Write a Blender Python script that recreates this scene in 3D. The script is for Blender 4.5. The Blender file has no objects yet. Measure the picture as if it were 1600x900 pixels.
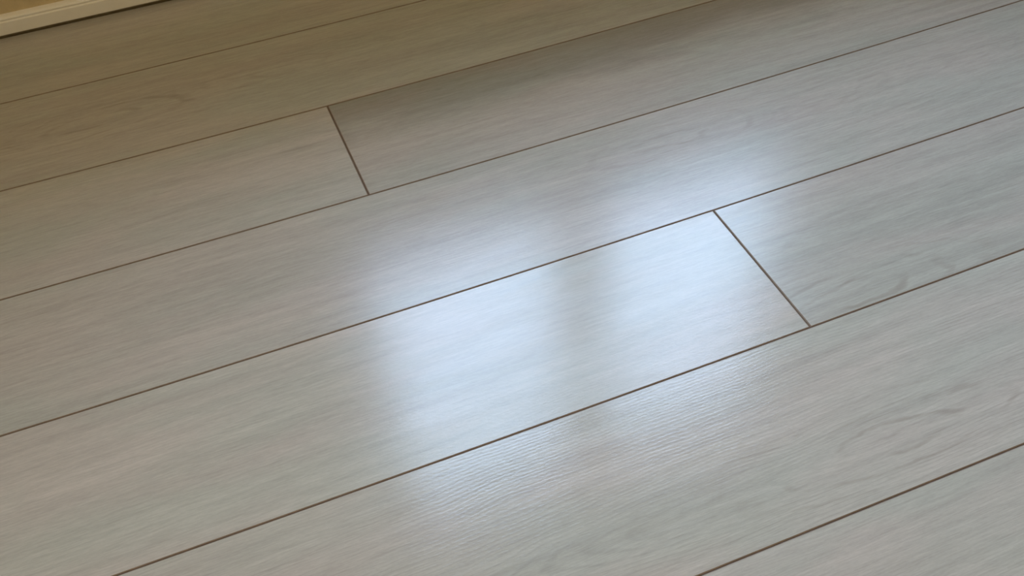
import bpy, math, random
from mathutils import Matrix, Vector

S = bpy.context.scene
C = S.collection
random.seed(7)

# ------------------------------------------------------------------ camera
F_PX, PITCH, YAW, ROLL, CAM_H = 1573.09, 0.79931, -0.32658, -0.07536, 0.86097
cam_data = bpy.data.cameras.new('camera')
cam_data.sensor_width = 36.0
cam_data.lens = F_PX / 1600 * 36.0
cam_data.clip_start = 0.02
cam = bpy.data.objects.new('camera', cam_data)
C.objects.link(cam)
rz = Matrix.Rotation(YAW, 3, 'Z')
R_ = rz @ Vector((1, 0, 0))
U_ = rz @ Vector((0, math.sin(PITCH), math.cos(PITCH)))
F_ = rz @ Vector((0, math.cos(PITCH), -math.sin(PITCH)))
cx = math.cos(ROLL) * R_ + math.sin(ROLL) * U_
cy = -math.sin(ROLL) * R_ + math.cos(ROLL) * U_
m = Matrix((cx, cy, -F_)).transposed().to_4x4()
m.translation = Vector((0, 0, CAM_H))
cam.matrix_world = m
S.camera = cam

# ------------------------------------------------------------------ light
SKY_COLOR, SKY_STRENGTH = (0.52, 0.705, 1.0), 18.9
LAMP_COLOR, LAMP_POWER = (1.0, 0.77, 0.41), 25.5
BLOCKER_H, BLOCKER_D = 3.85, 1.40
WIN_X0, WIN_X1, WIN_Z0, WIN_Z1, MULL_X = 0.20, 1.42, 0.665, 2.05, 0.80

world = bpy.data.worlds.new('overcast_sky')
S.world = world
world.use_nodes = True
bg = world.node_tree.nodes['Background']
bg.inputs[0].default_value = (*SKY_COLOR, 1)
bg.inputs[1].default_value = SKY_STRENGTH

lamp_data = bpy.data.lights.new('ceiling_lamp', 'AREA')      # the warm ceiling lamp of the room, behind the camera
lamp_data.shape = 'DISK'
lamp_data.size = 0.35
lamp_data.color = LAMP_COLOR
lamp_data.energy = LAMP_POWER
lamp = bpy.data.objects.new('ceiling_lamp', lamp_data)
lamp.location = (-0.1, -0.1, 2.36)
C.objects.link(lamp)

S.view_settings.view_transform = 'Standard'
S.view_settings.look = 'None'
S.view_settings.exposure = -0.13
S.view_settings.gamma = 1.0
S.view_settings.use_curve_mapping = False

# ------------------------------------------------------------------ helpers
def link(name, verts, faces, mats, parent=None, midx=None, smooth=False):
    me = bpy.data.meshes.new(name)
    me.from_pydata([tuple(v) for v in verts], [], faces)
    for mt in (mats if isinstance(mats, (list, tuple)) else [mats]):
        me.materials.append(mt)
    if midx:
        for p, i in zip(me.polygons, midx):
            p.material_index = i
    if smooth:
        for p in me.polygons:
            p.use_smooth = True
    me.update()
    o = bpy.data.objects.new(name, me)
    C.objects.link(o)
    if parent:
        o.parent = parent
    return o

def box(x0, x1, y0, y1, z0, z1, base=0, bev=0.0):
    v = [(x, y, z) for z in (z0, z1) for y in (y0, y1) for x in (x0, x1)]
    f = [(0, 2, 3, 1), (4, 5, 7, 6), (0, 1, 5, 4), (2, 6, 7, 3), (0, 4, 6, 2), (1, 3, 7, 5)]
    return v, [tuple(base + i for i in q) for q in f]

def boxes(lst):
    V, Fc = [], []
    for b in lst:
        v, f = box(*b, base=len(V))
        V += v
        Fc += f
    return V, Fc

def structure(o):
    o['kind'] = 'structure'
    return o

class NT:
    """small wrapper that keeps the shader set-up short"""
    def __init__(self, name):
        self.m = bpy.data.materials.new(name)
        self.m.use_nodes = True
        self.t = self.m.node_tree
        self.b = self.t.nodes['Principled BSDF']
    def n(self, kind, **kw):
        nd = self.t.nodes.new(kind)
        for k, v in kw.items():
            setattr(nd, k, v)
        return nd
    def l(self, a, b):
        self.t.links.new(a, b)
    def put(self, x, sock):
        if isinstance(x, (int, float)):
            sock.default_value = x
        elif isinstance(x, tuple):
            sock.default_value = x
        else:
            self.l(x, sock)
    def math(self, op, a, b=0.0, c=None, clamp=False):
        nd = self.n('ShaderNodeMath', operation=op, use_clamp=clamp)
        self.put(a, nd.inputs[0])
        self.put(b, nd.inputs[1])
        if c is not None:
            self.put(c, nd.inputs[2])
        return nd.outputs[0]
    def vmath(self, op, a, b):
        nd = self.n('ShaderNodeVectorMath', operation=op)
        self.put(a, nd.inputs[0])
        self.put(b, nd.inputs[1])
        return nd.outputs[0]
    def noise(self, vec, scale, detail=3.0, rough=0.55, dist=0.0, ntype='FBM'):
        nd = self.n('ShaderNodeTexNoise')
        nd.inputs['Scale'].default_value = 1.0
        nd.inputs['Detail'].default_value = detail
        nd.inputs['Roughness'].default_value = rough
        nd.inputs['Distortion'].default_value = dist
        self.l(self.vmath('MULTIPLY', vec, scale), nd.inputs['Vector'])
        return nd.outputs['Fac']
    def ramp(self, fac, lo, hi, a=0.0, b=1.0):
        nd = self.n('ShaderNodeMapRange', clamp=True)
        self.put(fac, nd.inputs['Value'])
        self.put(lo, nd.inputs['From Min'])
        self.put(hi, nd.inputs['From Max'])
        self.put(a, nd.inputs['To Min'])
        self.put(b, nd.inputs['To Max'])
        return nd.outputs[0]
    def mix(self, fac, a, b, blend='MIX'):
        nd = self.n('ShaderNodeMix', data_type='RGBA', blend_type=blend)
        self.put(fac, nd.inputs[0])
        self.put(a, nd.inputs[6])
        self.put(b, nd.inputs[7])
        return nd.outputs[2]
    def prop(self, name):
        nd = self.n('ShaderNodeAttribute', attribute_type='OBJECT', attribute_name=name)
        return nd

def paint(name, col, rough, bump=0.0, scale=60.0, var=0.06):
    k = NT(name)
    tc = k.n('ShaderNodeTexCoord').outputs['Object']
    n1 = k.noise(tc, (scale * 0.2,) * 3, 3)
    n2 = k.noise(tc, (scale,) * 3, 4)
    dark = tuple(c * (1 - var) for c in col) + (1,)
    lite = tuple(min(1, c * (1 + var)) for c in col) + (1,)
    k.l(k.mix(k.ramp(n1, 0.3, 0.7), dark, lite), k.b.inputs['Base Color'])
    k.b.inputs['Roughness'].default_value = rough
    if bump:
        bp = k.n('ShaderNodeBump')
        bp.inputs['Strength'].default_value = bump
        bp.inputs['Distance'].default_value = 0.0008
        k.l(n2, bp.inputs['Height'])
        k.l(bp.outputs[0], k.b.inputs['Normal'])
    return k.m

# ------------------------------------------------------------------ materials
WALL = paint('warm_wall_paint', (0.62, 0.50, 0.31), 0.85, 0.35, 220.0, 0.07)
WHITE = paint('white_trim_paint', (0.88, 0.845, 0.80), 0.45, 0.05, 90.0, 0.03)
CEIL = paint('ceiling_paint', (0.78, 0.76, 0.72), 0.9, 0.2, 120.0, 0.02)
SUB = paint('dark_subfloor', (0.07, 0.05, 0.035), 0.9, 0.0, 40.0, 0.1)
GROUND = paint('outdoor_ground', (0.13, 0.14, 0.09), 0.95, 0.0, 6.0, 0.3)
GROOVE = paint('groove_brown', (0.205, 0.152, 0.115), 0.7, 0.0, 300.0, 0.15)

def wood_material():
    k = NT('whitewashed_oak_laminate')
    obj = k.n('ShaderNodeTexCoord').outputs['Object']
    seed = k.prop('seed').outputs['Vector']
    P = k.vmath('ADD', obj, seed)
    tone = k.prop('tone').outputs['Fac']
    gloss = k.prop('rough').outputs['Fac']
    lines_k = k.prop('line_relief').outputs['Fac']
    sw = k.prop('swirl').outputs['Vector']
    swk = k.prop('swirl_strength').outputs['Fac']
    # broad warm / greenish patches
    patch = k.noise(P, (3.2, 11.0, 1.0), 2.5, 0.5, 0.4)
    patch2 = k.noise(P, (1.7, 17.0, 3.0), 3.0, 0.6, 0.3)
    streak = k.noise(P, (5.0, 95.0, 1.0), 4.0, 0.6, 0.6)
    dash = k.noise(P, (38.0, 480.0, 1.0), 3.0, 0.6)
    pore = k.noise(P, (190.0, 520.0, 1.0), 2.0, 0.6)
    fibre = k.noise(P, (45.0, 1000.0, 4.0), 2.0, 0.6)
    col = k.mix(k.ramp(patch, 0.38, 0.62), (0.418, 0.420, 0.385, 1), (0.450, 0.422, 0.392, 1))
    val = k.ramp(streak, 0.33, 0.67, 0.92, 1.06)
    val = k.math('MULTIPLY', val, k.ramp(dash, 0.36, 0.64, 0.955, 1.04))
    val = k.math('MULTIPLY', val, k.ramp(fibre, 0.36, 0.64, 0.95, 1.045))
    val = k.math('MULTIPLY', val, k.ramp(pore, 0.35, 0.65, 0.975, 1.025))
    val = k.math('MULTIPLY', val, k.ramp(patch2, 0.3, 0.7, 0.95, 1.05))
    # rings around a flattened knot: cathedral grain
    sx = k.n('ShaderNodeSeparateXYZ'); k.l(obj, sx.inputs[0])
    ss = k.n('ShaderNodeSeparateXYZ'); k.l(sw, ss.inputs[0])
    warp = k.noise(P, (7.0, 16.0, 1.0), 2.0, 0.5)
    warp2 = k.noise(P, (22.0, 45.0, 1.0), 2.0, 0.5)
    wob = k.math('ADD', k.math('MULTIPLY', warp, 0.034), k.math('MULTIPLY', warp2, 0.011))
    brk = k.ramp(k.noise(P, (10.0, 40.0, 2.0), 3.0, 0.6), 0.43, 0.62)
    def rings(sw, strength):
        dx = k.math('MULTIPLY', k.math('SUBTRACT', sx.outputs[0], sw.outputs[0]), 0.25)
        dy = k.math('SUBTRACT', sx.outputs[1], sw.outputs[1])
        r = k.math('SQRT', k.math('ADD', k.math('MULTIPLY', dx, dx), k.math('MULTIPLY', dy, dy)))
        rw = k.math('ADD', r, wob)
        ring = k.math('SINE', k.math('MULTIPLY', rw, 2 * math.pi * 58.0))
        ring = k.ramp(ring, 0.55, 1.0)
        fall = k.ramp(r, 0.010, 0.060, 1.0, 0.12)
        d = k.math('MULTIPLY', k.math('MULTIPLY', ring, brk), k.math('MULTIPLY', fall, strength))
        return r, d
    r, d1 = rings(ss, swk)
    s2 = k.n('ShaderNodeSeparateXYZ'); k.l(k.prop('swirl_other').outputs['Vector'], s2.inputs[0])
    r2, d2 = rings(s2, k.prop('swirl_other_strength').outputs['Fac'])
    dark = k.math('ADD', d1, d2, clamp=True)
    # small dark ticks scattered along the grain
    tick = k.ramp(k.noise(P, (9.0, 70.0, 5.0), 3.0, 0.65), 0.64, 0.78)
    val = k.math('MULTIPLY', val, k.math('SUBTRACT', 1.0, k.math('MULTIPLY', tick, 0.13)))
    val = k.math('MULTIPLY', val, tone)
    lx = k.math('MULTIPLY', k.math('SUBTRACT', sx.outputs[0], ss.outputs[0]), 0.075)
    ly = k.math('SUBTRACT', sx.outputs[1], ss.outputs[1])
    rl = k.math('SQRT', k.math('ADD', k.math('MULTIPLY', lx, lx), k.math('MULTIPLY', ly, ly)))
    rr = k.math('ADD', rl, k.math('ADD', k.math('MULTIPLY', warp, 0.016), k.math('MULTIPLY', k.noise(P, (4.0, 40.0, 1.0), 2.0, 0.5), 0.003)))
    ribs = k.math('SINE', k.math('MULTIPLY', rr, 2 * math.pi * 235.0))
    ribc = k.math('MULTIPLY', k.ramp(ribs, 0.3, 1.0), k.math('MULTIPLY', lines_k, k.ramp(k.noise(P, (6.0, 30.0, 8.0), 2.0, 0.5), 0.4, 0.6, 0.2, 1.0)))
    val = k.math('MULTIPLY', val, k.math('SUBTRACT', 1.0, k.math('MULTIPLY', ribc, 0.10)))
    # darker edge band on some boards: plank tone plus painted shade under the window
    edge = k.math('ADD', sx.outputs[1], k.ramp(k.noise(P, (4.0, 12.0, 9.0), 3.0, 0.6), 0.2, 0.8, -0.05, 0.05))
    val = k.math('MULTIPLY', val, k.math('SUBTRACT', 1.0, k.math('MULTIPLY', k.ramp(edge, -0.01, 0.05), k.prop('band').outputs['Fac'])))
    g = k.n('ShaderNodeCombineColor')
    for i in range(3):
        k.l(val, g.inputs[i])
    col = k.mix(1.0, col, g.outputs[0], 'MULTIPLY')
    col = k.mix(k.math('MULTIPLY', dark, 0.7), col, (0.25, 0.225, 0.19, 1))
    k.l(col, k.b.inputs['Base Color'])
    k.b.inputs['IOR'].default_value = 1.5
    rg = k.math('ADD', gloss, k.ramp(k.noise(P, (8.0, 40.0, 7.0), 3.0, 0.6), 0.3, 0.7, -0.03, 0.03))
    k.l(rg, k.b.inputs['Roughness'])
    # embossed relief: pores, fine ribs following the rings
    h = k.math('MULTIPLY', k.math('MULTIPLY', ribs, lines_k), 0.12)
    h = k.math('ADD', h, k.math('MULTIPLY', dash, 0.3))
    h = k.math('ADD', h, k.math('MULTIPLY', pore, k.ramp(lines_k, 0.0, 1.0, 1.2, 0.85)))
    bp = k.n('ShaderNodeBump')
    bp.inputs['Strength'].default_value = 1.0
    bp.inputs['Distance'].default_value = 0.00008
    k.l(h, bp.inputs['Height'])
    k.l(bp.outputs[0], k.b.inputs['Normal'])
    return k.m

WOOD = wood_material()

def glass_material():
    k = NT('window_glass')
    k.t.nodes.remove(k.b)
    out = [n for n in k.t.nodes if n.type == 'OUTPUT_MATERIAL'][0]
    tr = k.n('ShaderNodeBsdfTransparent')
    gl = k.n('ShaderNodeBsdfGlossy')
    gl.inputs['Roughness'].default_value = 0.0
    lw = k.n('ShaderNodeLayerWeight')
    lw.inputs[0].default_value = 0.5
    fr = k.math('MULTIPLY_ADD', k.math('POWER', lw.outputs['Facing'], 5.0), 0.9, 0.04)
    tc = k.n('ShaderNodeTexCoord').outputs['Object']
    tint = k.mix(k.noise(tc, (3.0, 3.0, 3.0), 2), (0.93, 0.95, 0.95, 1), (0.96, 0.97, 0.97, 1))
    k.l(tint, tr.inputs[0])
    mx = k.n('ShaderNodeMixShader')
    k.l(fr, mx.inputs[0])
    k.l(tr.outputs[0], mx.inputs[1])
    k.l(gl.outputs[0], mx.inputs[2])
    k.l(mx.outputs[0], out.inputs['Surface'])
    return k.m

GLASS = glass_material()

# ------------------------------------------------------------------ room shell
XL, XR, YB, YW, ZC = -2.3, 3.3, -2.6, 1.668, 2.42
SL = -0.020                                              # the window wall stands slightly out of square with the boards
def wallm(p):                                            # wall space (x along, y into the wall, z up) -> room
    return (p[0], YW + SL * (p[0] + 0.14) + p[1], p[2])

TH, OUT = 0.014, 0.20                                    # skirting depth, wall thickness
v, f = boxes([(XL, WIN_X0, TH, OUT, -0.03, ZC), (WIN_X1, XR, TH, OUT, -0.03, ZC),
              (WIN_X0, WIN_X1, TH, OUT, -0.03, WIN_Z0), (WIN_X0, WIN_X1, TH, OUT, WIN_Z1, ZC)])
wall = structure(link('wall_back', [wallm(p) for p in v], f, WALL))
wall['label'] = 'warm ochre painted wall above the white baseboard'
wall['category'] = 'wall'
v, f = boxes([(XL - 0.1, XL, YB - 0.1, YW + 0.3, -0.03, ZC)])
structure(link('wall_left', v, f, WALL))
v, f = boxes([(XR, XR + 0.1, YB - 0.1, YW + 0.3, -0.03, ZC)])
structure(link('wall_right', v, f, WALL))
v, f = boxes([(XL, XR, YB - 0.1, YB, -0.03, ZC)])
structure(link('wall_front', v, f, WALL))
v, f = boxes([(XL - 0.1, XR + 0.1, YB - 0.1, YW + 0.3, ZC, ZC + 0.08)])
structure(link('ceiling', v, f, CEIL))
v, f = boxes([(-14, 16, YW + 0.45, 26, -0.6, -0.5)])
structure(link('ground', v, f, GROUND))
v, f = boxes([(-6, 8, YW + 0.32, YW + BLOCKER_D, BLOCKER_H, BLOCKER_H + 0.15)])       # unseen slab added outside to cut off the high sky
structure(link('sky_blocker', v, f, CEIL))

# skirting board: flat face, shallow groove, rounded bead, standing a little off the floor
prof = [(0.0135, 0.0080), (0.0012, 0.0080), (0.0, 0.0092), (0.0, 0.0288), (0.0004, 0.0300), (0.0022, 0.0309),
        (0.0024, 0.0318), (0.0016, 0.0328), (0.0014, 0.0342), (0.0022, 0.0356), (0.0042, 0.0368), (0.0072, 0.0376),
        (0.0105, 0.0380), (0.0139, 0.0382)]
n = len(prof)
v = [wallm((x, y, z)) for x in (XL, XR) for (y, z) in prof]
f = [(i, i + n, i + 1 + n, i + 1) for i in range(n - 1)] + [tuple(range(n - 1, -1, -1)), tuple(range(n, 2 * n)), (0, n - 1, 2 * n - 1, n)]
bb = structure(link('baseboard_back', v, f, WHITE))
bb['label'] = 'low white baseboard with a beaded top along the ochre wall'
bb['category'] = 'baseboard'

# window in the same wall (its reflection is the bright patch on the boards)
v, f = boxes([(WIN_X0, WIN_X0 + 0.035, 0.10, 0.15, WIN_Z0, WIN_Z1), (WIN_X1 - 0.035, WIN_X1, 0.10, 0.15, WIN_Z0, WIN_Z1),
              (WIN_X0 + 0.035, WIN_X1 - 0.035, 0.10, 0.15, WIN_Z1 - 0.035, WIN_Z1), (WIN_X0 + 0.035, WIN_X1 - 0.035, 0.10, 0.15, WIN_Z0, WIN_Z0 + 0.035)])
win = structure(link('window_1', [wallm(p) for p in v], f, WHITE))
v, f = boxes([(MULL_X - 0.07, MULL_X + 0.07, 0.098, 0.152, WIN_Z0 + 0.035, WIN_Z1 - 0.035)])
link('mullion', [wallm(p) for p in v], f, WHITE, win)
for a, b in ((WIN_X0 + 0.035, MULL_X - 0.07), (MULL_X + 0.07, WIN_X1 - 0.035)):
    v, f = boxes([(a, b, 0.122, 0.127, WIN_Z0 + 0.035, WIN_Z1 - 0.035)])
    link('pane', [wallm(p) for p in v], f, GLASS, win)
v, f = boxes([(WIN_X0 - 0.03, WIN_X1 + 0.03, -0.09, 0.0139, WIN_Z0 - 0.022, WIN_Z0), ])
link('sill', [wallm(p) for p in v], f, WHITE, win)

portal = bpy.data.lights.new('daylight_portal', 'AREA')  # guides sampling of the sky through the window
portal.shape = 'RECTANGLE'
portal.size, portal.size_y = WIN_X1 - WIN_X0, WIN_Z1 - WIN_Z0
portal.cycles.is_portal = True
po = bpy.data.objects.new('daylight_portal', portal)
po.matrix_world = Matrix.Translation(wallm(((WIN_X0 + WIN_X1) / 2, 0.19, (WIN_Z0 + WIN_Z1) / 2))) @ Matrix.Rotation(math.radians(-90), 4, 'X')
C.objects.link(po)

# ------------------------------------------------------------------ floor of separate planks
v, f = boxes([(XL, XR, YB, YW + 0.05, -0.030, -0.0082)])
floor = structure(link('floor', v, f, SUB))
floor['label'] = 'pale whitewashed oak plank floor with brown grooves and a bright window reflection'
floor['category'] = 'floor'

SEAM = {1: (0.01519, -0.01074, 1.47586), 2: (0.01705, -0.01015, 1.25443), 3: (0.01216, -0.00813, 1.03311),
        4: (0.01192, -0.00761, 0.81428), 5: (0.00791, -0.00463, 0.59514), 6: (0.0, -0.0052, 0.3782)}
def seam(k, x):
    if k == 0:
        return YW + SL * (x + 0.14) + 0.009
    x = min(max(x, -0.45), 1.35)
    a, b, c = SEAM.get(k, (0.0, -0.0052, 0.3782 - 0.22 * (k - 6)))
    return (a * x + b) * x + c

GAP, BEV, DEP, THK = 0.0003, 0.0012, 0.0007, 0.0082
def plank(row, x0, x1, props):
    ox, oy = (x0 + x1) / 2, (seam(row, (x0 + x1) / 2) + seam(row + 1, (x0 + x1) / 2)) / 2
    e = 0.0015
    xs = [x0 + GAP, x0 + GAP + e]
    nseg = 14
    xs += [x0 + GAP + e + (x1 - x0 - 2 * GAP - 2 * e) * i / nseg for i in range(1, nseg)]
    xs += [x1 - GAP - e, x1 - GAP]
    V, Fc, M = [], [], []
    for i, x in enumerate(xs):
        lo, hi = seam(row + 1, x) + GAP, seam(row, x) - GAP
        zt = -DEP if i in (0, len(xs) - 1) else 0.0
        for y, z in ((lo, -THK), (lo, -DEP), (lo + BEV, zt), (hi - BEV, zt), (hi, -DEP), (hi, -THK)):
            V.append((x - ox, y - oy, z))
    for i in range(len(xs) - 1):
        a, b = 6 * i, 6 * i + 6
        end = i in (0, len(xs) - 2)
        for j in range(5):
            Fc.append((a + j, a + j + 1, b + j + 1, b + j)[::-1])
            M.append(0 if (j == 2 and not end) else 1)
        Fc.append((a + 5, a, b, b + 5)[::-1])
        M.append(1)
    Fc.append(tuple(range(6))); M.append(1)
    q = 6 * (len(xs) - 1)
    Fc.append(tuple(range(q + 5, q - 1, -1))); M.append(1)
    o = link('plank', V, Fc, [WOOD, GROOVE], floor, M)
    o.location = (ox, oy, 0)
    o['seed'] = [random.uniform(0, 40), random.uniform(0, 40), random.uniform(0, 40)]
    o['tone'] = props.get('tone', random.uniform(0.97, 1.03))
    o['rough'] = props.get('rough', 0.22)
    o['line_relief'] = props.get('lines', 0.3)
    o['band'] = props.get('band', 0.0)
    s = props.get('swirl', (random.uniform(-0.7, 0.7) + ox, random.uniform(-0.05, 0.05) + oy, 0))
    o['swirl'] = [s[0] - ox, s[1] - oy, 0.0]
    o['swirl_strength'] = props.get('knot', 0.25)
    s = props.get('swirl_b', (ox, oy))
    o['swirl_other'] = [s[0] - ox, s[1] - oy, 0.0]
    o['swirl_other_strength'] = props.get('knot_b', 0.0)
    return o

LEN = 1.8
FIRST = {0: 1.5, 1: 1.12, 2: 0.1597, 3: 1.30, 4: 0.5522, 5: 1.15, 6: 0.95}
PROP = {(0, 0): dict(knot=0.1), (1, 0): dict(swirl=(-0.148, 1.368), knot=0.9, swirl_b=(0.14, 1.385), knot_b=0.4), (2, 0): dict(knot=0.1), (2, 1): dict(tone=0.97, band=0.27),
        (3, 0): dict(rough=0.235, lines=0.4, knot=0.1, swirl_b=(0.57, 0.965), knot_b=0.5), (4, 0): dict(rough=0.20, lines=0.1, knot=0.05),
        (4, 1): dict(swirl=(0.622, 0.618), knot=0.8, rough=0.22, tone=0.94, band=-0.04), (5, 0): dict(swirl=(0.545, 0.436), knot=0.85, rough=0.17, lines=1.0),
        (6, 0): dict(knot=0.3)}
for row in range(0, 19):
    if seam(row, 0) <= YB + 0.02:
        break
    j = FIRST.get(row, random.uniform(0, LEN))
    ends = [j + LEN * t for t in range(-3, 4)]
    for i in range(len(ends) - 1):
        a, b = max(ends[i], XL), min(ends[i + 1], XR)
        if b - a > 0.02:
            # side 0 is the plank that ends at the row's listed joint, side 1 the one after it
            plank(row, a, b, PROP.get((row, i - 2), {}))
